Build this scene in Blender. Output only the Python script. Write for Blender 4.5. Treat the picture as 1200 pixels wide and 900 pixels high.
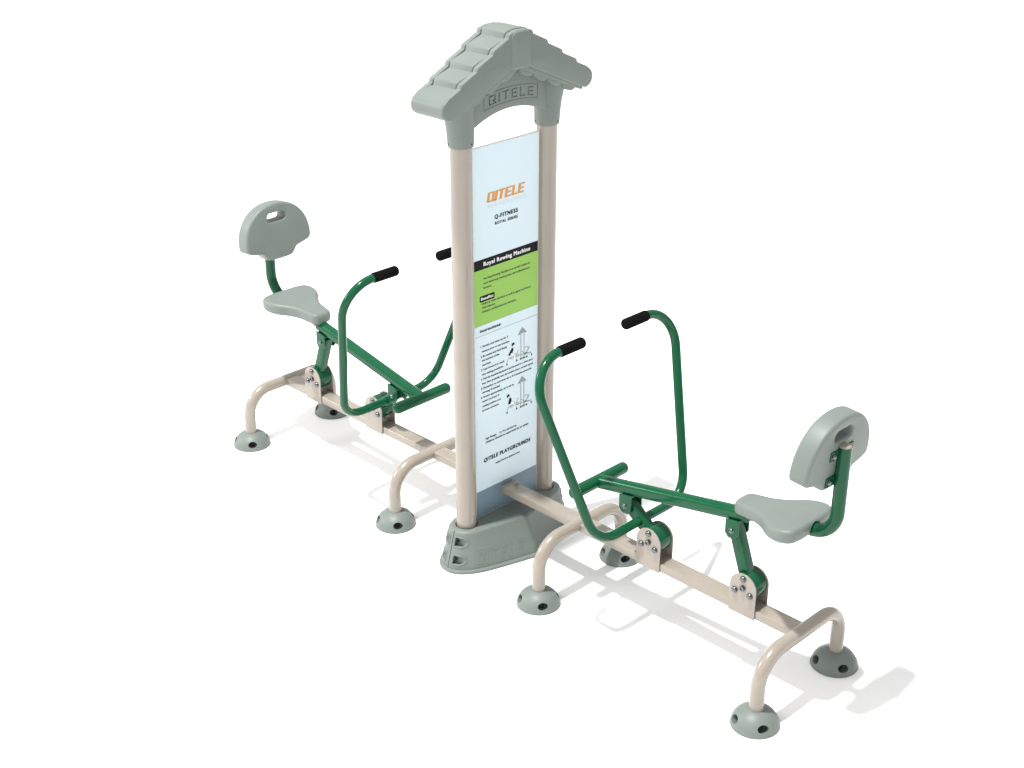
import bpy, bmesh, math, random
from mathutils import Vector, Matrix

# ------------------------------------------------------------------ camera, world, light, exposure
S = bpy.context.scene
for o in list(bpy.data.objects):
    bpy.data.objects.remove(o, do_unlink=True)
COL = S.collection

cam_d = bpy.data.cameras.new("Camera")
cam = bpy.data.objects.new("Camera", cam_d)
COL.objects.link(cam)
S.camera = cam
YAW, PITCH = math.radians(135.05), math.radians(-25.352)
cam.location = (5.488, -5.424, 4.7256)
fwd = Vector((math.cos(PITCH)*math.cos(YAW), math.cos(PITCH)*math.sin(YAW), math.sin(PITCH)))
cam.rotation_euler = fwd.to_track_quat('-Z', 'Y').to_euler()
cam_d.sensor_width = 36.0
cam_d.lens = 1697.4/1200*36.0
cam_d.clip_start, cam_d.clip_end = 0.1, 1000

world = bpy.data.worlds.new("World")
S.world = world
world.use_nodes = True
bg = world.node_tree.nodes['Background']
# soft studio surround: brightest overhead and towards the viewer's left, dimmer low down and to the right
wn = world.node_tree.nodes; wl = world.node_tree.links
wtc = wn.new('ShaderNodeTexCoord')
def wdot(v):
    d = wn.new('ShaderNodeVectorMath'); d.operation = 'DOT_PRODUCT'
    wl.new(wtc.outputs['Generated'], d.inputs[0]); d.inputs[1].default_value = v
    return d.outputs['Value']
wa = wn.new('ShaderNodeMath'); wa.operation = 'ADD'; wa.inputs[1].default_value = 0.60
wl.new(wdot(Vector((-0.17, -0.15, 0.45))), wa.inputs[0])
wx = wn.new('ShaderNodeMath'); wx.operation = 'MAXIMUM'; wx.inputs[1].default_value = 0.05
wl.new(wa.outputs[0], wx.inputs[0]); wl.new(wx.outputs[0], bg.inputs['Strength'])
bg.inputs['Color'].default_value = (1.0, 1.0, 1.0, 1)

# key light: a studio lamp high above and slightly towards the viewer's left
key_d = bpy.data.lights.new("key_lamp", 'AREA')
key_d.shape = 'DISK'
key_d.size = 1.15
key_d.energy = 8600
key_d.color = (1.0, 0.985, 0.96)
key = bpy.data.objects.new("key_lamp", key_d)
COL.objects.link(key)
KD = Vector((-0.07, -0.22, 1.0)).normalized()
key.location = KD*25.0
key.rotation_euler = (-KD).to_track_quat('-Z', 'Y').to_euler()

# softer studio lamp standing off to the left: lights the left of the posts and draws the streaks on the tubes
side_d = bpy.data.lights.new("side_lamp", 'AREA')
side_d.shape = 'RECTANGLE'
side_d.size, side_d.size_y = 1.5, 2.0
side_d.energy = 300
side_d.color = (1.0, 0.98, 0.95)
side = bpy.data.objects.new("side_lamp", side_d)
COL.objects.link(side)
side.location = (-7.7, -5.5, 5.0)
side.rotation_euler = (Vector((0.8, 0, 0.75))-side.location).to_track_quat('-Z', 'Y').to_euler()

S.view_settings.view_transform = 'Standard'
S.view_settings.look = 'None'
S.view_settings.exposure = 0.0
S.view_settings.gamma = 1.0
S.render.engine = 'CYCLES'
S.render.resolution_x, S.render.resolution_y = 1024, 768

# ------------------------------------------------------------------ materials
def mat(name, col, rough=0.4, metal=0.0, var=0.04, scale=6.0, bump=0.0, bscale=300.0, spec=0.5, rvar=0.0, coat=0.0):
    m = bpy.data.materials.new(name)
    m.use_nodes = True
    nt = m.node_tree
    b = nt.nodes['Principled BSDF']
    b.inputs['Roughness'].default_value = rough
    b.inputs['Metallic'].default_value = metal
    b.inputs['Specular IOR Level'].default_value = spec
    b.inputs['Coat Weight'].default_value = coat
    b.inputs['Coat Roughness'].default_value = 0.12
    tc = nt.nodes.new('ShaderNodeTexCoord')
    n = nt.nodes.new('ShaderNodeTexNoise')
    n.inputs['Scale'].default_value = scale
    n.inputs['Detail'].default_value = 5
    nt.links.new(tc.outputs['Object'], n.inputs['Vector'])
    r = nt.nodes.new('ShaderNodeValToRGB')
    r.color_ramp.elements[0].position = 0.3
    r.color_ramp.elements[1].position = 0.7
    r.color_ramp.elements[0].color = (*[c*(1-var) for c in col], 1)
    r.color_ramp.elements[1].color = (*[min(1, c*(1+var)) for c in col], 1)
    nt.links.new(n.outputs['Fac'], r.inputs['Fac'])
    nt.links.new(r.outputs['Color'], b.inputs['Base Color'])
    if rvar:
        mr = nt.nodes.new('ShaderNodeMapRange')
        mr.inputs['To Min'].default_value = max(0.02, rough-rvar)
        mr.inputs['To Max'].default_value = rough+rvar
        nt.links.new(n.outputs['Fac'], mr.inputs['Value'])
        nt.links.new(mr.outputs['Result'], b.inputs['Roughness'])
    if bump:
        n2 = nt.nodes.new('ShaderNodeTexNoise')
        n2.inputs['Scale'].default_value = bscale
        n2.inputs['Detail'].default_value = 3
        nt.links.new(tc.outputs['Object'], n2.inputs['Vector'])
        bp = nt.nodes.new('ShaderNodeBump')
        bp.inputs['Strength'].default_value = bump
        bp.inputs['Distance'].default_value = 0.001
        nt.links.new(n2.outputs['Fac'], bp.inputs['Height'])
        nt.links.new(bp.outputs['Normal'], b.inputs['Normal'])
    return m

M = dict(
    sage=mat('sage_plastic', (0.163, 0.191, 0.174), 0.46, var=0.035, bump=0.22, bscale=240, rvar=0.05, spec=0.38),
    beige=mat('beige_powder_coat', (0.302, 0.266, 0.222), 0.20, var=0.025, bump=0.05, bscale=260, spec=0.75),
    green=mat('green_gloss_paint', (0.0034, 0.076, 0.031), 0.16, var=0.05, bump=0.03, bscale=220, spec=0.25),
    grip=mat('black_foam_rubber', (0.006, 0.006, 0.006), 0.9, var=0.2, scale=60, bump=0.5, bscale=500, spec=0.03),
    steel=mat('zinc_plated_steel', (0.17, 0.175, 0.185), 0.26, metal=1.0, var=0.1, scale=40),
    dark=mat('dark_fastener_steel', (0.03, 0.035, 0.033), 0.5, metal=0.6, var=0.2, scale=30),
    floor=mat('white_floor', (0.953, 0.953, 0.953), 0.9, var=0.003, scale=1.5, spec=0.0),
    edge=mat('white_board_core', (0.78, 0.78, 0.76), 0.4, var=0.02),
    blue=mat('pale_blue_print', (0.62, 0.745, 0.81), 0.30, var=0.012, scale=2, spec=0.25),
    slate=mat('slate_blue_print', (0.155, 0.225, 0.275), 0.3, var=0.02, spec=0.25),
    lime=mat('lime_green_print', (0.265, 0.50, 0.085), 0.3, var=0.02, spec=0.25),
    ink=mat('black_ink', (0.006, 0.006, 0.007), 0.5, var=0.1, spec=0.1),
    grey_ink=mat('grey_ink', (0.22, 0.24, 0.24), 0.4, var=0.05),
    white_ink=mat('white_ink', (0.80, 0.80, 0.80), 0.4, var=0.01),
    faint_ink=mat('faint_grey_ink', (0.60, 0.655, 0.71), 0.4, var=0.02),
    orange=mat('orange_ink', (0.64, 0.27, 0.022), 0.5, var=0.03),
    green_ink=mat('dark_green_ink', (0.015, 0.05, 0.006), 0.4, var=0.05),
)

# ------------------------------------------------------------------ geometry helpers
def link(name, me, m, parent=None, loc=None, angle=38):
    o = bpy.data.objects.new(name, me)
    COL.objects.link(o)
    if m is not None:
        me.materials.clear()
        me.materials.append(M[m])
    for p in me.polygons:
        p.use_smooth = True
    me.set_sharp_from_angle(angle=math.radians(angle))
    if parent is not None:
        o.parent = parent
    if loc is not None:
        o.location = loc
    return o

def bm_mesh(bm, name):
    bmesh.ops.recalc_face_normals(bm, faces=bm.faces)
    me = bpy.data.meshes.new(name)
    bm.to_mesh(me)
    bm.free()
    return me

def fillet(pts, radii, seg=12):
    """polyline with rounded corners; radii per interior point"""
    pts = [Vector(p) for p in pts]
    out = [pts[0]]
    for i in range(1, len(pts)-1):
        a, b, c = pts[i-1], pts[i], pts[i+1]
        u, v = (a-b).normalized(), (c-b).normalized()
        ang = u.angle(v)
        R = radii[i-1]
        if R <= 0:
            out.append(b); continue
        t = R/math.tan(ang/2)
        cen = b+(u+v).normalized()*(R/math.sin(ang/2))
        p0, p1 = b+u*t-cen, b+v*t-cen
        tot = p0.angle(p1)
        for k in range(seg+1):
            w = k/seg
            out.append(cen+(p0*math.sin((1-w)*tot)+p1*math.sin(w*tot))/math.sin(tot))
    out.append(pts[-1])
    return out

def circle(r, n=24):
    return [(r*math.cos(2*math.pi*i/n), r*math.sin(2*math.pi*i/n)) for i in range(n)]

def rrect(hw, hh, r, seg=5):
    out = []
    for cx, cy, a0 in ((hw-r, hh-r, 0), (-hw+r, hh-r, 90), (-hw+r, -hh+r, 180), (hw-r, -hh+r, 270)):
        for k in range(seg+1):
            a = math.radians(a0+90*k/seg)
            out.append((cx+r*math.cos(a), cy+r*math.sin(a)))
    return out

def sweep(bm, path, prof, up=Vector((0, 0, 1)), cap=True, dome=0.0):
    """sweep a closed profile along a path with parallel transport; dome > 0 rounds the ends"""
    path = [Vector(p) for p in path]
    n = len(path)
    tan = []
    for i in range(n):
        d = path[min(i+1, n-1)]-path[max(i-1, 0)]
        tan.append(d.normalized())
    s = up.cross(tan[0])
    if s.length < 1e-4:
        s = Vector((1, 0, 0)).cross(tan[0])
    s.normalize()
    frames = []
    for i in range(n):
        if i:
            q = tan[i-1].rotation_difference(tan[i])
            s = q @ s
        s = (s-tan[i]*s.dot(tan[i])).normalized()
        frames.append((path[i], s.copy(), tan[i].cross(s).normalized(), 1.0))
    if dome > 0:
        def ends(p, s_, u_, t_):
            return [(p+t_*dome*math.sin(math.radians(a)), s_, u_, math.cos(math.radians(a))) for a in (18, 36, 54, 70, 82)]
        pre = ends(frames[0][0], frames[0][1], frames[0][2], -tan[0])[::-1]
        post = ends(frames[-1][0], frames[-1][1], frames[-1][2], tan[-1])
        frames = pre+frames+post
    rings = []
    for p, s_, u_, k in frames:
        rings.append([bm.verts.new(p+s_*x*k+u_*y*k) for x, y in prof])
    m = len(prof)
    for a, b in zip(rings, rings[1:]):
        for j in range(m):
            bm.faces.new((a[j], a[(j+1) % m], b[(j+1) % m], b[j]))
    if cap:
        bm.faces.new(rings[0][::-1])
        bm.faces.new(rings[-1])

def tube(path, r, n=24, dome=0.0):
    bm = bmesh.new()
    sweep(bm, path, circle(r, n), dome=dome)
    return bm_mesh(bm, 'tube')

def lathe(prof, n=48, axis='Z', cap_top=True, cap_bot=True):
    bm = bmesh.new()
    rings = []
    for r, z in prof:
        rings.append([bm.verts.new((r*math.cos(2*math.pi*i/n), r*math.sin(2*math.pi*i/n), z)) for i in range(n)])
    for a, b in zip(rings, rings[1:]):
        for j in range(n):
            bm.faces.new((a[j], a[(j+1) % n], b[(j+1) % n], b[j]))
    if cap_bot: bm.faces.new(rings[0][::-1])
    if cap_top: bm.faces.new(rings[-1])
    return bm_mesh(bm, 'lathe')

def round_poly(pts, radii, seg=5):
    """closed 2D polygon with rounded corners"""
    n = len(pts)
    out = []
    for i in range(n):
        a, b, c = (Vector((*pts[j % n], 0)) for j in (i-1, i, i+1))
        R = radii if isinstance(radii, (int, float)) else radii[i]
        u, v = (a-b).normalized(), (c-b).normalized()
        ang = u.angle(v)
        if R <= 0 or ang > math.pi-0.02:
            out.append((b.x, b.y)); continue
        R = min(R, 0.49*min((a-b).length, (c-b).length)*math.tan(ang/2))
        t = R/math.tan(ang/2)
        cen = b+(u+v).normalized()*(R/math.sin(ang/2))
        p0, p1 = b+u*t-cen, b+v*t-cen
        tot = p0.angle(p1)
        for k in range(seg+1):
            w = k/seg
            p = cen+(p0*math.sin((1-w)*tot)+p1*math.sin(w*tot))/math.sin(tot)
            out.append((p.x, p.y))
    return out

def smooth_closed(pts, sub=6):
    """closed Catmull-Rom"""
    n = len(pts)
    out = []
    P = [Vector((*p, 0)) for p in pts]
    for i in range(n):
        a, b, c, d = P[i-1], P[i], P[(i+1) % n], P[(i+2) % n]
        for k in range(sub):
            t = k/sub
            q = 0.5*((2*b)+(c-a)*t+(2*a-5*b+4*c-d)*t*t+(3*b-a-3*c+d)*t**3)
            out.append((q.x, q.y))
    return out

def offset(loop, d):
    """inward offset for a CCW loop (outward for CW)"""
    n = len(loop)
    out = []
    for i in range(n):
        a, b, c = (Vector((*loop[j % n], 0)) for j in (i-1, i, i+1))
        e1, e2 = (b-a), (c-b)
        if e1.length < 1e-9 or e2.length < 1e-9:
            out.append(loop[i]); continue
        n1 = Vector((-e1.y, e1.x, 0)).normalized()
        n2 = Vector((-e2.y, e2.x, 0)).normalized()
        nn = (n1+n2)
        if nn.length < 1e-6: nn = n1
        nn.normalize()
        k = 1/max(0.45, nn.dot(n1))
        q = b+nn*d*k
        out.append((q.x, q.y))
    return out

def area(loop):
    return 0.5*sum(loop[i-1][0]*loop[i][1]-loop[i][0]*loop[i-1][1] for i in range(len(loop)))

def prism(bm, loop, h0, h1, r=0.0, holes=(), M4=None, seg=4):
    """rounded-edge prism of a 2D loop between heights h0 and h1 (local z), placed by M4"""
    M4 = M4 or Matrix()
    if area(loop) < 0: loop = loop[::-1]
    holes = [h[::-1] if area(h) > 0 else h for h in holes]
    lev = []
    if r > 0:
        for k in range(seg+1):
            a = math.pi/2*k/seg
            lev.append((h0+r*(1-math.sin(a)), r*(1-math.cos(a))))
        lev = lev[::-1]
        lev = [(h0+r*(1-math.sin(math.pi/2*(1-k/seg))), r*(1-math.cos(math.pi/2*(1-k/seg)))) for k in range(seg+1)]
        lev += [(h0+h1-z, d) for z, d in lev[::-1]]
    else:
        lev = [(h0, 0), (h1, 0)]
    tops, bots = [], []
    for lp in [loop]+list(holes):
        rings = []
        for z, d in lev:
            q = offset(lp, d) if d > 1e-7 else lp
            rings.append([bm.verts.new(M4 @ Vector((x, y, z))) for x, y in q])
        m = len(lp)
        for a, b in zip(rings, rings[1:]):
            for j in range(m):
                bm.faces.new((a[j], a[(j+1) % m], b[(j+1) % m], b[j]))
        tops.append(rings[-1]); bots.append(rings[0])
    for grp in (tops, bots):
        if len(grp) == 1:
            bm.faces.new(grp[0])
        else:
            edges = []
            for ring in grp:
                for j in range(len(ring)):
                    edges.append(bm.edges.get((ring[j], ring[(j+1) % len(ring)])))
            bmesh.ops.triangle_fill(bm, use_beauty=True, use_dissolve=False, edges=edges)

def prism_mesh(*a, **k):
    bm = bmesh.new()
    prism(bm, *a, **k)
    return bm_mesh(bm, 'prism')

# axes: 2D (y, z) extruded along x; 2D (x, z) extruded along y; 2D (x, y) extruded along z
YZX = Matrix(((0, 0, 1, 0), (1, 0, 0, 0), (0, 1, 0, 0), (0, 0, 0, 1)))
XZY = Matrix(((1, 0, 0, 0), (0, 0, -1, 0), (0, 1, 0, 0), (0, 0, 0, 1)))   # local z -> -y

def cut(me, cutters):
    """boolean difference, one cutter after another; a cutter that fails is nudged and tried again"""
    cur = me
    for n, c in enumerate(cutters):
        for attempt in range(5):
            a = bpy.data.objects.new('tmp_a', cur); COL.objects.link(a)
            o = bpy.data.objects.new('tmp_c', c); COL.objects.link(o)
            k = 0.00023*attempt
            o.location = (k*0.31, k, -k*0.7)
            md = a.modifiers.new('b', 'BOOLEAN')
            md.operation = 'DIFFERENCE'; md.solver = 'EXACT'; md.object = o
            dg = bpy.context.evaluated_depsgraph_get()
            dg.update()
            res = bpy.data.meshes.new_from_object(a.evaluated_get(dg))
            bpy.data.objects.remove(a, do_unlink=True); bpy.data.objects.remove(o, do_unlink=True)
            if len(res.vertices) >= 0.6*len(cur.vertices):
                cur = res
                break
    return cur

def text_mesh(body, bold=0.0, extrude=0.0, shear=0.0, space=1.0):
    cu = bpy.data.curves.new('txt', 'FONT')
    cu.body = body
    cu.size = 1.0
    cu.offset = bold
    cu.extrude = extrude
    cu.shear = shear
    cu.space_character = space
    cu.resolution_u = 3
    o = bpy.data.objects.new('txt', cu); COL.objects.link(o)
    dg = bpy.context.evaluated_depsgraph_get()
    dg.update()
    me = bpy.data.meshes.new_from_object(o.evaluated_get(dg))
    bpy.data.objects.remove(o, do_unlink=True)
    return me

def bounds(me):
    xs = [v.co.x for v in me.vertices]; ys = [v.co.y for v in me.vertices]
    return min(xs), max(xs), min(ys), max(ys)

def join(meshes):
    bm = bmesh.new()
    for me in meshes:
        bm.from_mesh(me)
    me = bpy.data.meshes.new('joined')
    bm.to_mesh(me); bm.free()
    return me

def thing(name, label, cat, loc=(0, 0, 0), group=None):
    o = bpy.data.objects.new(name, None)
    COL.objects.link(o)
    o.empty_display_size = 0.2
    o.location = loc
    o['label'] = label; o['category'] = cat
    if group: o['group'] = group
    return o

# block capitals Q I T E L E from straight strokes: (x0, x1, y0, y1) in a cell of height 1
def block_word(gap=0.10, t=0.24, th=0.17):
    W = 0.66
    def E(): return [(0, t, 0, 1), (t, W, 0, th), (t, W*0.95, 0.5-th/2, 0.5+th/2), (t, W, 1-th, 1)]
    letters = [
        (0.72, [(0, t*0.9, 0.03, 0.97), (t*0.9, 0.72-t*0.9, 0, th), (t*0.9, 0.72-t*0.9, 1-th, 1), (0.72-t*0.9, 0.72, 0.0, 0.97), (0.74, 0.84, -0.02, th)]),
        (t, [(0, t, 0, 1)]),
        (0.66, [(0, 0.66, 1-th, 1), (0.33-t/2, 0.33+t/2, 0, 1-th)]),
        (W, E()),
        (0.58, [(0, t, 0, 1), (t, 0.58, 0, th)]),
        (W, E())]
    out, x = [], 0.0
    for w, rc in letters:
        out += [(x+a, x+b, c, d) for a, b, c, d in rc]
        x += w+gap
    x -= gap
    return [(a/x, b/x, c, d) for a, b, c, d in out]

# ------------------------------------------------------------------ setting: the white floor
bm = bmesh.new()
ring = [bm.verts.new((120*math.cos(2*math.pi*i/64), 120*math.sin(2*math.pi*i/64), 0)) for i in range(64)]
bm.faces.new(ring)
g = link('ground', bm_mesh(bm, 'ground'), 'floor')
g['kind'] = 'structure'

# ------------------------------------------------------------------ the sign stand
sign = thing('sign_stand', 'tall instruction sign under a tiled sage roof on two beige posts with a sage base', 'sign')
PY, PR = 0.33, 0.060          # post position and radius
ZB, ZS = 0.254, 2.574         # base top, sleeve bottom

for s in (-1, 1):
    link('post', tube([(0, s*PY, 0.20), (0, s*PY, 2.70)], PR, 40), 'beige', sign)

# --- base: a tapered boot with a bottom flange, pockets and a recess round each post
def base_loop(f):
    """plan of the boot; f = 0 at ground, 1 at top"""
    g0 = [(0.0, -0.492), (0.055, -0.480), (0.105, -0.435), (0.158, -0.345), (0.218, -0.16), (0.262, 0.0)]
    g1 = [(0.0, -0.432), (0.045, -0.424), (0.082, -0.392), (0.112, -0.315), (0.152, -0.14), (0.182, 0.0)]
    h = [(a[0]*(1-f)+b[0]*f, a[1]*(1-f)+b[1]*f) for a, b in zip(g0, g1)]
    quarter = []
    P = [Vector((-h[1][0], h[1][1], 0))]+[Vector((*p, 0)) for p in h]
    P.append(P[-1]+(P[-1]-P[-2]))
    for i in range(1, len(P)-2):
        a, b, c, d = P[i-1], P[i], P[i+1], P[i+2]
        for k in range(8):
            t = k/8
            q = 0.5*((2*b)+(c-a)*t+(2*a-5*b+4*c-d)*t*t+(3*b-a-3*c+d)*t**3)
            quarter.append((q.x, q.y))
    q1 = quarter                                        # (0,-) to just before (x,0)
    tip = [h[-1]]
    q2 = [(x, -y) for x, y in q1[::-1]]                 # to (0,+)
    left = [(-x, y) for x, y in (tip+q1[:0:-1])]
    right = q1+tip+q2[:-1]
    top = [(0.0, -h[0][1])]
    lft = [(-x, y) for x, y in (q2[::-1][1:] if False else q2[:-1][::-1])]
    lft += [(-tip[0][0], 0.0)]
    lft += [(-x, y) for x, y in q1[:0:-1]]
    return right+top+lft

def loft(levels):
    bm = bmesh.new()
    rings = [[bm.verts.new((x, y, z)) for x, y in lp] for lp, z in levels]
    n = len(rings[0])
    for a, b in zip(rings, rings[1:]):
        for j in range(n):
            bm.faces.new((a[j], a[(j+1) % n], b[(j+1) % n], b[j]))
    bm.faces.new(rings[0][::-1]); bm.faces.new(rings[-1])
    return bm_mesh(bm, 'loft')

def grow(lp, d): return offset(lp, -d)
lv = [(grow(base_loop(0), 0.011), 0.0), (grow(base_loop(0), 0.015), 0.003), (grow(base_loop(0), 0.015), 0.014),
      (grow(base_loop(0), 0.011), 0.018), (grow(base_loop(0.03), 0.003), 0.0195), (base_loop(0.06), 0.021)]
for k in range(1, 11):
    f = k/10*0.91
    lv.append((base_loop(max(0.06, f)), 0.021+(ZB-0.018-0.021)*k/10))
for k in range(1, 6):
    a = math.pi/2*k/5
    lv.append((offset(base_loop(0.91), 0.022*(1-math.cos(a))), ZB-0.018+0.018*math.sin(a)))
base_me = loft(lv)
def wall_pt(sx, sy, s, z, out=0.0):
    """point on the boot's wall: s = distance along the plan from the end seam, z = height"""
    f = min(0.91, max(0.06, (z-0.021)/0.215*0.91))
    lp = base_loop(f)
    q = lp[:41]                                         # from (0, -y) round to (x, 0)
    acc = 0.0
    for a, b in zip(q, q[1:]):
        d = math.hypot(b[0]-a[0], b[1]-a[1])
        if acc+d >= s or b is q[-1]:
            t = (s-acc)/d
            nx, ny = (b[1]-a[1])/d, -(b[0]-a[0])/d
            return Vector((sx*(a[0]+(b[0]-a[0])*t+nx*out), -sy*(a[1]+(b[1]-a[1])*t+ny*out), z+0.3*out))
        acc += d
cutters = []
pockets = []
hoods = []
for sx in (-1, 1):
    for sy in (-1, 1):
        for (ps, pz) in ((0.058, 0.190), (0.066, 0.080)):
            # pocket: D-shaped recess, deep towards the end seam and running out along the side
            p = wall_pt(sx, sy, ps, pz)
            along = (wall_pt(sx, sy, ps+0.02, pz)-wall_pt(sx, sy, ps-0.02, pz)).normalized()
            upv = (wall_pt(sx, sy, ps, pz+0.02)-wall_pt(sx, sy, ps, pz-0.02)).normalized()
            out = along.cross(upv).normalized()
            if out.dot(Vector((p.x, p.y-sy*0.3, 0.05))) < 0: out = -out
            upv = (upv-along*upv.dot(along)).normalized()
            d = [(-0.034, -0.027), (0.008, -0.027), (0.036, -0.016), (0.047, 0.0), (0.036, 0.016), (0.008, 0.027), (-0.034, 0.027)]
            lp = round_poly(d, [0.005, 0.012, 0.01, 0.008, 0.01, 0.012, 0.005])
            m4 = Matrix(((along.x, upv.x, out.x, p.x), (along.y, upv.y, out.y, p.y), (along.z, upv.z, out.z, p.z), (0, 0, 0, 1)))
            hoods.append((sx, sy, ps, pz, list(lp)))
            # floor of the pocket slants: deeper near the seam
            bm = bmesh.new()
            if area(lp) < 0: lp = lp[::-1]
            lo = [bm.verts.new(m4 @ Vector((x, y, -0.038+0.038*(x+0.034)/0.081))) for x, y in lp]
            hi = [bm.verts.new(m4 @ Vector((x*1.15, y*1.15, 0.06))) for x, y in lp]
            n = len(lp)
            for j in range(n):
                bm.faces.new((lo[j], lo[(j+1) % n], hi[(j+1) % n], hi[j]))
            bm.faces.new(lo[::-1]); bm.faces.new(hi)
            cutters.append(bm_mesh(bm, 'c'))
            pockets.append(m4 @ Vector((-0.016, 0, -0.030)))
    # seam groove down each end of the boot and recess round the post
for sy in (-1, 1):
    me = tube([(0, sy*PY, ZB-0.05), (0, sy*PY, ZB+0.05)], PR+0.0075, 40)
    cutters.append(me)
    gp = [(0.004, sy*0.500, 0.0), (0.004, sy*0.488, 0.03), (0.004, sy*0.4345, 0.235), (0.004, sy*0.425, 0.30)]
    bm = bmesh.new(); sweep(bm, gp, circle(0.004, 8)); cutters.append(bm_mesh(bm, 'c'))
base_me = cut(base_me, cutters)
base = link('base', base_me, 'sage', sign, angle=32)
for p in pockets:
    b = link('anchor_bolt', lathe([(0.009, -0.004), (0.009, 0.003), (0.006, 0.006), (0.002, 0.007)], 12), 'dark', base, loc=p)
# moulded hoods round the pockets
for sx, sy, ps, pz, d2 in hoods:
    pts = [wall_pt(sx, sy, max(0.004, ps+x*1.12), pz+y*1.10, 0.0005) for x, y in d2]
    bm = bmesh.new()
    sweep(bm, pts+[pts[0], pts[1]], circle(0.0042, 8), cap=False)
    link('pocket_rim', bm_mesh(bm, 'rim'), 'sage', base)
# faint raised block lettering low on the long walls
for sx, sy in ((1, -1), (-1, 1)):
    bm = bmesh.new()
    for a, b, c, d in block_word(gap=0.30, t=0.20, th=0.17):
        n = 5
        grid = []
        for e in (-0.003, 0.0021):
            grid.append([[bm.verts.new(wall_pt(sx, sy, 0.175+0.315*(a+(b-a)*k/n), 0.050+0.078*v, e)) for v in (c, (c+d)/2, d)] for k in range(n+1)])
        lo, hi = grid
        for k in range(n):
            for m in range(2):
                bm.faces.new((hi[k][m], hi[k+1][m], hi[k+1][m+1], hi[k][m+1]))
            bm.faces.new((lo[k][0], lo[k+1][0], hi[k+1][0], hi[k][0]))
            bm.faces.new((lo[k][2], hi[k][2], hi[k+1][2], lo[k+1][2]))
        for k in (0, n):
            for m in range(2):
                bm.faces.new((lo[k][m], lo[k][m+1], hi[k][m+1], hi[k][m]))
    link('relief_lettering', bm_mesh(bm, 'relief'), 'sage', base, angle=30)
# raised ledge arcs in front of each post, as moulded in the boot
for sy in (-1, 1):
    arc = [(0.078*math.sin(math.radians(a)), sy*(PY+0.078*math.cos(math.radians(a))), ZB-0.001) for a in range(-62, 63, 6)]
    bm = bmesh.new(); sweep(bm, arc, circle(0.004, 8), dome=0.004)
    link('post_collar', bm_mesh(bm, 'collar'), 'sage', base)

# --- sign board between the posts
board = link('sign_board', prism_mesh(round_poly([(-0.258, 0.262), (0.258, 0.262), (0.258, 2.545), (-0.258, 2.545)], 0.004),
                                      -0.0100, 0.0100, r=0.002, M4=YZX), 'edge', sign)
def sheet(name, y0, y1, z0, z1, m, x=0.0106, parent=board, loop=None):
    bm = bmesh.new()
    prism(bm, loop or [(y0, z0), (y1, z0), (y1, z1), (y0, z1)], x-0.0012, x, M4=YZX)
    return link(name, bm_mesh(bm, name), m, parent)
sheet('printed_face', -0.254, 0.254, 0.266, 2.541, 'blue', 0.0106)
sheet('title_band', -0.254, 0.254, 1.843, 1.903, 'ink', 0.0112)
sheet('summary_band', -0.254, 0.254, 1.508, 1.843, 'lime', 0.0112)
sheet('footer_band', -0.254, 0.254, 0.266, 0.437, 'slate', 0.0112)
sheet('rule_line', -0.254, 0.254, 1.5055, 1.508, 'grey_ink', 0.0112)
sheet('rule_line', -0.254, 0.254, 1.4415, 1.4440, 'grey_ink', 0.0112)
sheet('heading_box', 0, 0, 0, 0, 'ink', 0.0118, loop=round_poly([(-0.213, 1.648), (-0.097, 1.648), (-0.097, 1.685), (-0.213, 1.685)], 0.006))

def fit_text(body, y0, y1, z, h, x=0.0118, bold=0.0, shear=0.0, space=1.0):
    """text set flat on the board from y0 to y1 (y1 None: natural width), baseline z, cap height h"""
    me = text_mesh(body, shear=shear, space=space)
    a, b, c, d = bounds(me)
    cap = text_mesh('H'); _, _, c0, c1 = bounds(cap)
    sy = h/(c1-c0)
    sx = (y1-y0)/(b-a) if y1 is not None else sy
    for v in me.vertices:
        v.co = Vector((x, y0+(v.co.x-a)*sx, z+(v.co.y-c0)*sy))
    # heavier weights are struck several times, a hair apart, like a thick pen
    w = bold*h
    if w > 0:
        out = []
        for k, (dy, dz) in enumerate(((-1, -0.5), (-0.33, 0.5), (0.33, -0.5), (1, 0.5))):
            c2 = me.copy()
            for v in c2.vertices:
                v.co += Vector((0.00006*k, dy*w, dz*w))
            out.append(c2)
        me = join(out)
    return me
def lettering(name, rows, m, **k):
    me = join([fit_text(*r, **k) for r in rows])
    return link(name, me, m, board)
bm = bmesh.new()
for a, b, c, d in block_word(gap=0.06, t=0.27, th=0.15):
    y0, z0, ww, hh, sh = -0.153, 2.221, 0.288, 0.057, 0.012
    bm.faces.new([bm.verts.new((0.0118, y0+u*ww+sh*v, z0+v*hh)) for u, v in ((a, c), (b, c), (b, d), (a, d))])
link('logo_lettering', bm_mesh(bm, 'logo'), 'orange', board)
lettering('logo_caption', [('P L A Y G R O U N D', -0.143, 0.158, 2.186, 0.020)], 'faint_ink')
lettering('series_lettering', [('Q-FITNESS', -0.092, 0.088, 2.116, 0.0225), ('ROYAL SERIES', -0.090, 0.088, 2.082, 0.0155)], 'ink', bold=0.075, space=1.18)
lettering('title_lettering', [('Royal Rowing Machine', -0.180, 0.188, 1.861, 0.0235)], 'white_ink', bold=0.065, space=1.14, x=0.0119)
lettering('summary_lettering', [
    ('The Royal Rowing Machine is an aerobic trainer to', -0.185, 0.189, 1.780, 0.0115),
    ('work whole body muscle groups, and cardiopulmonary', -0.185, 0.189, 1.752, 0.0115),
    ('function.', -0.185, -0.120, 1.725, 0.0115),
    ], 'green_ink', bold=0.075)
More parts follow.
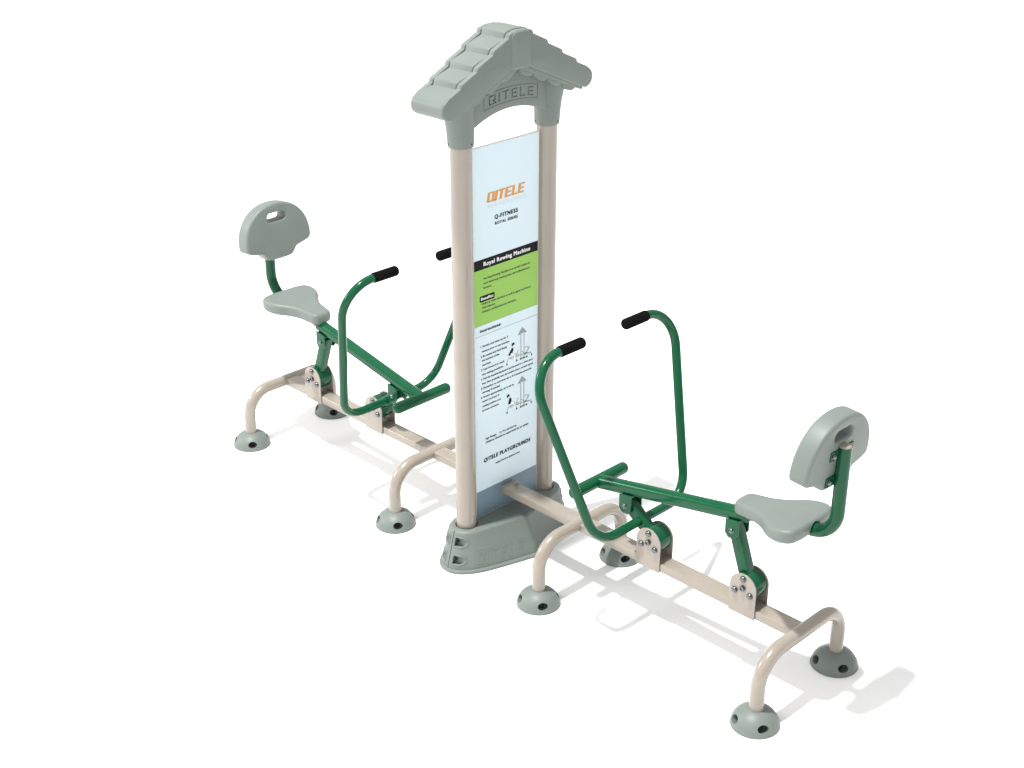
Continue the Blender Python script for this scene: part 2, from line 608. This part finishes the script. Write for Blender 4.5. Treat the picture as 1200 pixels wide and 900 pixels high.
lettering('benefit_lettering', [
    ('\u2022 Build up waist and back as well as upper and lower', -0.204, 0.198, 1.631, 0.0115),
    ('limb muscles.', -0.192, -0.092, 1.607, 0.0115),
    ('\u2022 Enhance cardiopulmonary function.', -0.204, 0.077, 1.582, 0.0115)], 'green_ink', bold=0.075)
lettering('heading_lettering', [('Benefits:', -0.203, -0.107, 1.6595, 0.0165)], 'white_ink', bold=0.06, space=1.12, x=0.0124)
lettering('instruction_heading', [('Instructions:', -0.212, -0.046, 1.464, 0.017)], 'ink', bold=0.09, space=1.14)
IH = 0.0118
lettering('instruction_lettering', [
    ('1. Stretch and warm up for 5', -0.209, 0.010, 1.369, IH), ('minutes prior to any exercise.', -0.200, 0.022, 1.338, IH),
    ('2. Be seated and hold firmly', -0.210, 0.002, 1.307, IH), ('the handrail of the', -0.200, -0.061, 1.281, IH), ('exerciser.', -0.200, -0.126, 1.252, IH),
    ('3. Lean forward to reach', -0.208, -0.021, 1.223, IH), ('the sitting position.', -0.200, -0.026, 1.193, IH),
    ('4. Pull the handrail backward and forward in a slow pace', -0.209, 0.216, 1.163, IH), ('first, then gradually turn the motion into a normal speed.', -0.200, 0.221, 1.135, IH),
    ('5. Remember to cool down for a 3-5 minutes period by', -0.209, 0.206, 1.105, IH), ('slowing if needed.', -0.200, -0.054, 1.077, IH),
    ('6. Stretch appropriately, up to six to', -0.210, 0.058, 1.047, IH), ('ensure recovery to', -0.200, -0.060, 1.020, IH),
    ('resting position and', -0.200, -0.052, 0.989, IH), ('prevent soreness.', -0.200, -0.065, 0.961, IH)], 'ink', bold=0.045)
lettering('notice_lettering', [('Age Range:    12 Yrs old and up', -0.177, 0.081, 0.768, 0.0118),
                               ('Children should be supervised by an adult!', -0.177, 0.181, 0.743, 0.0118)], 'ink', bold=0.06)
lettering('maker_lettering', [('QITELE PLAYGROUNDS', -0.192, 0.200, 0.623, 0.0235)], 'ink', bold=0.085, space=1.16, shear=0.12)
lettering('address_lettering', [('http://www.qitele.com', -0.095, 0.108, 0.577, 0.0115)], 'ink', bold=0.06)

# the two small line drawings of a person on the exerciser
def picto(dz, lean):
    grey, blk, wht = bmesh.new(), bmesh.new(), bmesh.new()
    def poly(b, pts, x=0.0119): b.faces.new([b.verts.new((x, y, z+dz)) for y, z in pts])
    def bar(b, p, q, w=0.0030, x=0.0119):
        p, q = Vector((0, *p)), Vector((0, *q))
        n = Vector((0, -(q-p).z, (q-p).y)).normalized()*w/2
        b.faces.new([b.verts.new((x, v.y, v.z+dz)) for v in (p-n, q-n, q+n, p+n)])
    poly(grey, [(0.091, 1.358), (0.112, 1.356), (0.112, 1.362), (0.150, 1.362), (0.150, 1.356), (0.165, 1.360), (0.128, 1.400)])
    for y in (0.116, 0.144): bar(grey, (y, 1.36), (y, 1.203), 0.003)
    for y in (0.119, 0.141): bar(grey, (y, 1.36), (y, 1.203), 0.0012)
    for y0, y1 in ((0.110, 0.124), (0.130, 0.142), (0.146, 0.152), (0.160, 0.172), (0.203, 0.212), (-0.004, 0.006), (0.076, 0.088)):
        poly(blk, [(y0-0.001, 1.194), (y1+0.001, 1.194), (y1-0.001, 1.204), (y0+0.001, 1.204)])
    bar(grey, (0.02, 1.236), (0.200, 1.214)); bar(grey, (0.001, 1.202), (0.012, 1.232)); bar(grey, (0.012, 1.232), (0.046, 1.224))
    bar(grey, (0.208, 1.202), (0.198, 1.222)); bar(grey, (0.150, 1.212), (0.190, 1.258), 0.005); bar(grey, (0.142, 1.226), (0.190, 1.216))
    bar(grey, (0.150, 1.262), (0.176, 1.262)); bar(grey, (0.176, 1.262), (0.180, 1.236)); bar(grey, (0.120, 1.250), (0.146, 1.226)); bar(grey, (0.150, 1.230), (0.178, 1.220))
    bar(grey, (0.082, 1.203), (0.072, 1.232)); bar(grey, (0.072, 1.228), (0.098, 1.222)); bar(grey, (0.074, 1.240), (0.104, 1.234)); bar(grey, (0.078, 1.232), (0.096, 1.270 - lean*0.3))
    L = lean
    poly(blk, [(0.010, 1.252), (0.039, 1.247), (0.045+L, 1.284), (0.029+L, 1.294)])                               # torso
    cx, cz = (0.052, 1.312) if lean > 0 else (0.012, 1.306)
    poly(blk, [(cx+0.0125*math.cos(math.radians(a)), cz+0.0115*math.sin(math.radians(a))) for a in range(0, 360, 30)])
    poly(wht, [(cx, cz-0.004), (cx+0.010, cz-0.004), (cx+0.012, cz-0.016), (cx, cz-0.014)], 0.0121)
    poly(wht, [(0.036+L, 1.288), (0.045+L, 1.284), (0.074, 1.262), (0.070, 1.256)], 0.0121)                          # arm
    poly(wht, [(0.030, 1.249), (0.036, 1.262), (0.074, 1.246), (0.066, 1.238)], 0.0121)                            # thigh
    poly(wht, [(0.062, 1.244), (0.074, 1.246), (0.070, 1.204), (0.056, 1.206)], 0.0121)                            # calf
    root = link('instruction_drawing', bm_mesh(grey, 'g'), 'grey_ink', board)
    return root, blk, wht
for dz, lean in ((0.0, 0.014), (-0.316, -0.006)):
    root, blk, wht = picto(dz, lean)
    me1, me2 = bm_mesh(blk, 'b'), bm_mesh(wht, 'w')
    n0 = len(root.data.polygons)
    root.data.materials.append(M['ink']); root.data.materials.append(M['white_ink'])
    bm = bmesh.new(); bm.from_mesh(root.data)
    for f in bm.faces: f.material_index = 0
    k0 = len(bm.faces); bm.from_mesh(me1); bm.faces.ensure_lookup_table()
    k1 = len(bm.faces)
    for f in bm.faces[k0:]: f.material_index = 1
    bm.from_mesh(me2); bm.faces.ensure_lookup_table()
    for f in bm.faces[k1:]: f.material_index = 2
    bm.to_mesh(root.data); bm.free()

# --- roof
D = 0.125
def tiles(step, dz, r, ext):
    """half section of the slab: stepped top, plain underside; step = lip height"""
    p, rr = [(0.035, 3.163+dz), (0.086, 3.150+dz)], [0.03, 0.014]
    for k in range(4):
        y = 0.094+0.1155*k
        zt = 3.150-0.069*k+dz                       # top of the lip
        p.append((y, zt-step-0.004)); rr.append(0.006)
        if k < 3:
            p.append((y+0.1075, zt-0.069)); rr.append(r)
    zt = 3.150-0.069*3+dz-step-0.004
    if ext > 0.5:
        p += [(0.520, 2.885), (0.566, 2.850), (0.566, 2.792), (0.520, 2.763), (0.455, 2.786), (0.03, 2.972)]
        rr += [0.05, 0.045, 0.045, 0.03, 0.02, 0.02]
    else:
        p += [(ext, zt-0.030*(ext-0.44)/0.06), (ext, 2.80), (0.03, 2.972)]
        rr += [0, 0, 0.02]
    full = p+[(-y, z) for y, z in p[::-1]]
    return round_poly(full, rr+rr[::-1], 6)
core = tiles(0.029, 0.002, 0.017, 0.475)
rimp = tiles(0.016, -0.003, 0.017, 0.566)
roof = link('roof', prism_mesh(core, -0.0885, 0.0885, r=0.009, M4=YZX), 'sage', sign)
for s in (-1, 1):
    lo, hi = (0.0905, D) if s > 0 else (-D, -0.0905)
    link('roof_rim', prism_mesh(rimp, lo, hi, r=0.0085, seg=5, M4=YZX), 'sage', roof)
# rounded eave nose across the full depth
nose = round_poly([(0.446, 2.9105), (0.5205, 2.8862), (0.5668, 2.8505), (0.5668, 2.7915), (0.5202, 2.7622), (0.450, 2.790)], [0.006, 0.05, 0.045, 0.045, 0.03, 0.01], 8)
for s in (-1, 1):
    link('eave', prism_mesh([(s*y, z) for y, z in nose], -D+0.0085, D-0.0085, M4=YZX), 'sage', roof)
# underside band set back from the rim faces
band = round_poly([(0.0, 2.985), (0.0, 2.955), (0.50, 2.752), (0.50, 2.79)]+[], [0, 0, 0.012, 0.012])
for s in (-1, 1):
    link('soffit_band', prism_mesh([(s*y, z) for y, z in band], -0.114, 0.114, r=0.006, M4=YZX), 'sage', roof)
# ridge cap block at the gable
cap2 = round_poly([(-0.078, 2.955), (0.072, 2.955), (0.072, 3.135), (0.040, 3.157), (-0.046, 3.157), (-0.078, 3.135)], [0.02, 0.02, 0.03, 0.05, 0.05, 0.03])
link('ridge_cap', prism_mesh(cap2, -0.131, 0.131, r=0.012, seg=6, M4=YZX), 'sage', roof)
# scalloped soffit under the slopes
sof = []
ys = [0.0, 0.11, 0.22, 0.33, 0.44]
for i in range(4):
    for k in range(7):
        t = k/6
        y = ys[i]+(ys[i+1]-ys[i])*t
        sof.append((y+0.01, 2.952-0.41*y-0.024*math.sin(math.pi*t)**0.7-0.004))
sofl = sof+[(0.46, 2.83), (0.0, 3.03)]
for s in (-1, 1):
    link('soffit', prism_mesh([(s*y, z) for y, z in sofl], -0.098, 0.098, r=0.004, M4=YZX), 'sage', roof)
# arch panel with engraved lettering
arc_b = [(-0.30+0.60*k/24, 2.655+0.078*(1-((k-12)/12)**2)) for k in range(25)]
arch = arc_b+[(0.33, 2.70), (0.36, 2.83), (0.0, 2.995), (-0.36, 2.83), (-0.33, 2.70)]
arch_me = prism_mesh(arch, -0.048, 0.048, r=0.006, M4=YZX)
cutl = []
for side in (1,):
    def poly_letter(kind, w, t, th):
        if kind == 'I': return [[(0, 0), (w, 0), (w, 1), (0, 1)]]
        if kind == 'T': return [[(w/2-t/2, 0), (w/2+t/2, 0), (w/2+t/2, 1-th), (w, 1-th), (w, 1), (0, 1), (0, 1-th), (w/2-t/2, 1-th)]]
        if kind == 'L': return [[(0, 0), (w, 0), (w, th), (t, th), (t, 1), (0, 1)]]
        if kind == 'E': return [[(0, 0), (w, 0), (w, th), (t, th), (t, 0.5-th/2), (w*.92, 0.5-th/2), (w*.92, 0.5+th/2), (t, 0.5+th/2), (t, 1-th), (w, 1-th), (w, 1), (0, 1)]]
        if kind == 'Q': return [[(0, 0.12), (0.1, 0), (w*.99, 0.003), (w*.985, th), (t, th+.004), (t+.003, 1-th), (w*.4, 1-th), (w*.4, 1), (0.1, 1), (0, 0.88)],
                                [(w*.4-.02, 1-th+.013), (w-t, 1-th+.011), (w-t+.002, th+.2), (w, th+.21), (w+.001, 0.88), (w-.1, .994), (w*.4-.02, .991)],
                                [(w-t-.14, 0.42), (w-t-.02, 0.45), (w+.07, 0.02), (w-.05, -0.03)]]
    Wt, x0 = 0.34, 0.0
    cell = [('Q', 0.74), ('I', 0.17), ('T', 0.66), ('E', 0.62), ('L', 0.58), ('E', 0.62)]
    tot = sum(w for _, w in cell)+0.25*5
    for kind, w in cell:
        for lp in poly_letter(kind, w, 0.17, 0.15):
            bm = bmesh.new()
            rings = []
            for x in (0.0435, 0.0603):
                ring = []
                for u, v in lp:
                    y = -Wt/2+(x0+u)/tot*Wt
                    ring.append(bm.verts.new((x, y, 2.764+0.022*(1-(y/0.2)**2)+v*0.050)))
                rings.append(ring)
            n = len(lp)
            for m in range(n):
                bm.faces.new((rings[0][m], rings[0][(m+1) % n], rings[1][(m+1) % n], rings[1][m]))
            bm.faces.new(rings[0][::-1]); bm.faces.new(rings[1])
            bmesh.ops.triangulate(bm, faces=bm.faces)
            cutl.append(bm_mesh(bm, 'letter'))
        x0 += w+0.25
    # frame groove: curved plaque outline
    bot = [(-0.205+0.41*k/16, 2.748+0.022*(1-((k-8)/8)**2)) for k in range(17)]
    top = [(-0.205+0.41*k/16, 2.829+0.022*(1-((k-8)/8)**2)) for k in range(17)]
    fr = [(0.0485, *p) for p in bot+top[::-1]]
    bm = bmesh.new()
    inner = offset([(p[1], p[2]) for p in fr], 0.004)
    ou = [(p[1], p[2]) for p in fr]
    n = len(ou)
    vs = {}
    for tag_, lp in (('o', ou), ('i', inner)):
        for lev, x in (('l', 0.0455), ('h', 0.056)):
            vs[tag_+lev] = [bm.verts.new((x, y, z)) for y, z in lp]
    for j in range(n):
        k = (j+1) % n
        bm.faces.new((vs['ol'][j], vs['ol'][k], vs['oh'][k], vs['oh'][j]))
        bm.faces.new((vs['il'][j], vs['ih'][j], vs['ih'][k], vs['il'][k]))
        bm.faces.new((vs['ol'][j], vs['il'][j], vs['il'][k], vs['ol'][k]))
        bm.faces.new((vs['oh'][j], vs['oh'][k], vs['ih'][k], vs['ih'][j]))
    cutl.append(bm_mesh(bm, 'frame'))
arch_me = cut(arch_me, cutl)
link('arch_panel', arch_me, 'sage', roof, angle=30)
for sy in (-1, 1):
    bm = bmesh.new()
    rings = []
    for z, r, dy in ((ZS, 0.0665, 0), (ZS+0.003, 0.070, 0), (ZS+0.02, 0.0715, 0), (2.65, 0.074, 0.002), (2.71, 0.078, 0.006), (2.76, 0.083, 0.012), (2.80, 0.088, 0.018), (2.86, 0.092, 0.022)):
        rings.append([bm.verts.new((r*math.cos(2*math.pi*i/40), sy*(PY+dy)+r*math.sin(2*math.pi*i/40)*(1+dy*4), z)) for i in range(40)])
    for a, b in zip(rings, rings[1:]):
        for j in range(40):
            bm.faces.new((a[j], a[(j+1) % 40], b[(j+1) % 40], b[j]))
    bm.faces.new(rings[0][::-1]); bm.faces.new(rings[-1])
    link('post_sleeve', bm_mesh(bm, 'sleeve'), 'sage', roof)
    for a in (12, -110, 160):
        a = math.radians(a)
        n = Vector((math.cos(a), math.sin(a), 0))
        o = link('screw', lathe([(0.0055, -0.002), (0.0055, 0.001), (0.003, 0.0025)], 10), 'dark', roof,
                 loc=Vector((0, sy*PY, ZS+0.022))+n*0.0712)
        o.rotation_euler = n.to_track_quat('Z', 'Y').to_euler()

# ------------------------------------------------------------------ the rowing machine (built at +X, copied turned half round)
OX = 1.2
rower = thing('rowing_machine', 'green and beige rowing station right of the tall sign, rear of its backrest showing',
              'rowing machine', (0, 0, 0), 'rowing stations of the exercise unit')
A_, C_, B_, HB = 2.164, 0.629, 0.357, 0.388
XO, XI, ZP = 1.820, 1.176, 0.518
def rail_z(x): return 0.713+0.2*(x-0.752)

# beam
beam = link('beam', (lambda bm: (sweep(bm, [(0.012, 0, 0.383), (A_-0.004, 0, 0.383)], rrect(0.050, 0.0265, 0.007)), bm_mesh(bm, 'beam'))[1])(bmesh.new()), 'beige', rower)
# small lug with a hole on the beam by the sign board
lug = prism_mesh(round_poly([(-0.014, 0), (0.014, 0), (0.014, 0.030), (-0.014, 0.030)], [0, 0, 0.0135, 0.0135]), -0.005, 0.005, r=0.001,
                 holes=[[(x*0.5, y*0.5+0.017) for x, y in circle(0.012, 14)]], M4=YZX)
o = link('lug', lug, 'beige', beam, loc=(0.075, 0.02, 0.408))

# U-shaped leg frames and foot domes
HT = math.radians(-33)
def dome_mesh():
    pr = [(0.1260, 0.0), (0.1285, 0.002), (0.1285, 0.007), (0.1270, 0.010)]
    for k in range(0, 15):
        a = math.radians(5+ (71.5-5)*k/14)
        pr.append((0.1265*math.cos(a), 0.004+0.100*math.sin(a)))
    me = lathe(pr, 64)
    cs = []
    for q in range(4):
        a = HT+q*math.pi/2
        n = Vector((math.cos(a), math.sin(a), 0))
        p = n*0.110+Vector((0, 0, 0.046))
        d = (n+Vector((0, 0, 0.42))).normalized()
        # oval bore, wider than tall
        bm = bmesh.new()
        sweep(bm, [p-d*0.052, p+d*0.06], [(x*1.22, y*0.90) for x, y in circle(0.0245, 24)])
        cs.append(bm_mesh(bm, 'c'))
    return cut(me, cs)
dome_me = dome_mesh()
bolt_me = lathe([(0.0155, -0.006), (0.0155, 0.004), (0.011, 0.009), (0.003, 0.010)], 14)
for x in (A_, C_):
    leg = link('leg_frame', tube(fillet([(x, -B_, 0.03), (x, -B_, HB), (x, B_, HB), (x, B_, 0.03)], [0.17, 0.17], 16), 0.0385, 32), 'beige', rower)
    for s in (-1, 1):
        fc = bpy.data.objects.new('foot_cap', dome_me); COL.objects.link(fc); fc.parent = rower; fc.location = (x, s*B_, 0)
        if not dome_me.materials: dome_me.materials.append(M['sage'])
        for q in range(4):
            a = HT+q*math.pi/2
            n = Vector((math.cos(a), math.sin(a), 0)); d = (n+Vector((0, 0, 0.42))).normalized()
            ob = bpy.data.objects.new('anchor_bolt', bolt_me); COL.objects.link(ob)
            if not bolt_me.materials: bolt_me.materials.append(M['dark'])
            ob.parent = fc; ob.location = n*0.110+Vector((0, 0, 0.046))-d*0.046
            ob.rotation_euler = d.to_track_quat('Z', 'Y').to_euler()
dome_me.materials.clear(); dome_me.materials.append(M['sage'])
for p in dome_me.polygons: p.use_smooth = True
dome_me.set_sharp_from_angle(angle=math.radians(32))

# fasteners
hexb = bmesh.new()
cap_pr = [(0.0190, 0.0), (0.0190, 0.0022), (0.0172, 0.0026), (0.0168, 0.008), (0.0140, 0.0130), (0.0080, 0.0165), (0.001, 0.0175)]
BOLT = lathe(cap_pr, 20)
NUT = lathe([(0.0185, 0.0), (0.0185, 0.003), (0.0150, 0.0035), (0.0150, 0.0125), (0.0135, 0.014), (0.0085, 0.014), (0.0080, 0.010), (0.001, 0.0098)], 20)
SMALL = lathe([(0.0165, 0.0), (0.0165, 0.002), (0.0135, 0.0025), (0.0130, 0.008), (0.0095, 0.0125), (0.001, 0.0145)], 18)
hexb.free()
for me in (BOLT, NUT, SMALL):
    me.materials.append(M['steel'])
    for p in me.polygons: p.use_smooth = True
    me.set_sharp_from_angle(angle=math.radians(50))
def bolt(me, loc, direction, parent, name='bolt'):
    o = bpy.data.objects.new(name, me); COL.objects.link(o); o.parent = parent
    o.location = loc; o.rotation_euler = Vector(direction).to_track_quat('Z', 'Y').to_euler()
    return o

# pivot brackets: two arched plates either side of the beam
for x in (XO, XI):
    arch2 = [(x-0.084, 0.353), (x+0.084, 0.353), (x+0.084, ZP)]
    arch2 += [(x+0.084*math.cos(math.radians(a)), ZP+0.084*math.sin(math.radians(a))) for a in range(6, 180, 6)]
    arch2 += [(x-0.084, ZP)]
    bm = bmesh.new()
    for s in (-1, 1):
        y0 = s*0.0545
        prism(bm, arch2, -y0-0.0035, -y0+0.0035, r=0.0012, M4=XZY)
    br = link('pivot_bracket', bm_mesh(bm, 'bracket'), 'beige', rower)
    for s in (-1, 1):
        bolt(NUT, (x, s*0.058, ZP), (0, s, 0), br, 'axle_nut')
        for a in (90, 210, 330):
            bolt(BOLT, (x+0.056*math.cos(math.radians(a)), s*0.058, ZP+0.056*math.sin(math.radians(a))), (0, s, 0), br)

# swing arms: drum + square tube up to the rail pivot
for x, (px, pz) in ((XO, (1.714, 0.817)), (XI, (0.988, 0.667))):
    bm = bmesh.new()
    cyl = circle(0.078, 44)
    prism(bm, [(a+x, b+ZP) for a, b in cyl], -0.0505, 0.0505, r=0.004, M4=XZY)
    p0, p1 = Vector((x, 0, ZP)), Vector((px, 0, pz))
    d = (p1-p0).normalized()
    sweep(bm, [p0+d*0.03, p1+d*0.034], rrect(0.0335, 0.030, 0.006, 3), up=Vector((0, 1, 0)))
    arm = link('swing_arm', bm_mesh(bm, 'arm'), 'green', rower)

# seat rail, bent up behind the seat to carry the backrest
zc = rail_z(2.293)
bm = bmesh.new()
sweep(bm, [(0.760, 0, rail_z(0.760)), (1.775, 0, rail_z(1.775))], rrect(0.0365, 0.041, 0.035, 8), cap=True)
rail = link('seat_rail', bm_mesh(bm, 'rail'), 'green', rower)
post2 = link('backrest_post', tube(fillet([(1.80, 0, rail_z(1.80)+0.010), (2.295, 0, rail_z(2.295)), (2.295, 0, 1.512)], [0.15], 18), 0.0350, 32), 'green', rower)
link('end_cap', lathe([(0.0335, -0.004), (0.0335, 0.004), (0.030, 0.009), (0.020, 0.0125), (0.008, 0.014), (0.001, 0.0143)], 28), 'beige', post2, loc=(2.295, 0, 1.510))
for px, pz in ((1.714, 0.817), (0.988, 0.667)):
    zt = rail_z(px)-0.022
    zl = (px+0.2*0)
    pl = round_poly([(px-0.042, rail_z(px-0.042)-0.024), (px-0.042, pz-0.022), (px-0.020, pz-0.046), (px+0.024, pz-0.046), (px+0.044, pz-0.022), (px+0.044, rail_z(px+0.044)-0.024)],
                    [0, 0.012, 0.012, 0.012, 0.012, 0])
    bm = bmesh.new()
    for s in (-1, 1):
        prism(bm, pl, -s*0.044-0.0035, -s*0.044+0.0035, r=0.001, M4=XZY)
    # bridge plate under the rail joining both cheeks
    for q in (0,):
        zb = rail_z(px)-0.030
        prism(bm, [(px-0.039, zb-0.0178), (px+0.041, zb-0.0018), (px+0.041, zb+0.0063), (px-0.039, zb-0.0098)], -0.041, 0.041, M4=XZY)
    cl = link('clevis', bm_mesh(bm, 'clevis'), 'green', rail)
    for s in (-1, 1):
        bolt(SMALL, (px, s*0.0475, pz), (0, s, 0), rail, 'pivot_bolt')

# foot bar across the front end of the rail
link('foot_bar', tube([(0.752, -0.203, 0.719), (0.752, 0.203, 0.719)], 0.0365, 30, dome=0.032), 'green', rower)

# handlebar with foam grips
kk = 0.311
def hp(y, z): return (0.756+(1.626-z)*kk, y, z)
zb_ = 0.597
pts = [hp(-0.20, 1.626), hp(-0.590, 1.626), hp(-0.375, zb_), hp(0.375, zb_), hp(0.590, 1.626), hp(0.20, 1.626)]
hb = link('handlebar', tube(fillet(pts, [0.195, 0.18, 0.18, 0.195], 16), 0.0265, 24), 'green', rower)
for s in (-1, 1):
    link('hand_grip', tube([hp(s*0.345, 1.626), hp(s*0.180, 1.626)], 0.0315, 24, dome=0.020), 'grip', hb)

# seat: saddle shape, nose forward
hw = [(1.720, 0.0), (1.723, 0.040), (1.744, 0.070), (1.80, 0.082), (1.87, 0.094), (1.94, 0.126), (2.00, 0.172), (2.055, 0.198), (2.115, 0.201), (2.163, 0.172), (2.178, 0.115), (2.180, 0.05)]
outl = [(x, -w) for x, w in hw]+[(2.180, 0.05)]+[(x, w) for x, w in hw[:0:-1][1:]]
lp = smooth_closed(outl, 5)
bm = bmesh.new()
sl = 0.10
prism(bm, lp, 0.0, 0.078, r=0.025, seg=6, M4=Matrix(((1, 0, 0, 0), (0, 1, 0, 0), (sl, 0, 1, 0.933-sl*1.71), (0, 0, 0, 1))))
seat_me = cut(bm_mesh(bm, 'seat'), [tube([(2.125, 0, rail_z(2.125)+0.004), (2.32, 0, rail_z(2.32)+0.004)], 0.046, 28)])
link('seat', seat_me, 'sage', rower)

# backrest: D-shaped with a hand hole, leaning back slightly
bl = [(0, 1.285), (0.072, 1.287), (0.108, 1.300), (0.140, 1.338), (0.200, 1.354), (0.252, 1.373), (0.266, 1.413), (0.254, 1.495), (0.217, 1.570), (0.150, 1.632), (0.075, 1.662), (0, 1.670)]
pl = bl+[(-y, z) for y, z in bl[-2:0:-1]]
lp = smooth_closed([(y, z-1.49) for y, z in pl], 5)
hole = rrect(0.072, 0.028, 0.026, 5)
hole = [(y, z+1.578-1.49) for y, z in hole]
tilt = math.radians(5)
m4 = Matrix.Translation((2.224, 0, 1.49)) @ Matrix.Rotation(tilt, 4, 'Y') @ YZX
br_me = prism_mesh(lp, -0.054, 0.054, r=0.018, seg=6, holes=[hole], M4=m4)
back = link('backrest', br_me, 'sage', rower, angle=50)
# strap plates behind the backrest with their bolts
mb = Matrix.Translation((2.224, 0, 1.49)) @ Matrix.Rotation(tilt, 4, 'Y')
for z in (1.482, 1.337):
    pl2 = round_poly([(-0.094, z-1.49-0.025), (0.094, z-1.49-0.025), (0.094, z-1.49+0.025), (-0.094, z-1.49+0.025)], 0.003)
    st = link('mounting_strap', prism_mesh(pl2, 0.0535, 0.0600, r=0.001, M4=m4), 'green', back)
    for s in (-1, 1):
        q = mb @ Vector((0.0600, s*0.070, z-1.49))
        bolt(SMALL, q, mb.to_3x3() @ Vector((1, 0, 0)), back)

# ------------------------------------------------------------------ second station: the same thing turned half round
def copy_tree(o, parent=None):
    c = o.copy(); COL.objects.link(c)
    if parent is not None:
        c.parent = parent
        c.matrix_parent_inverse = o.matrix_parent_inverse.copy()
    for ch in list(o.children):
        copy_tree(ch, c)
    return c
kids = list(rower.children)
far = copy_tree(rower)
far.rotation_euler = (0, 0, math.pi)
far['label'] = 'green and beige rowing station left of the tall sign, front of its backrest showing'
# put each station's pivot under its own frame instead of under the sign
for r, x in ((rower, 1.4), (far, -1.4)):
    r.location = (x, 0, 0)
    for ch in r.children:
        ch.location = Vector(ch.location)-Vector((1.4, 0, 0))
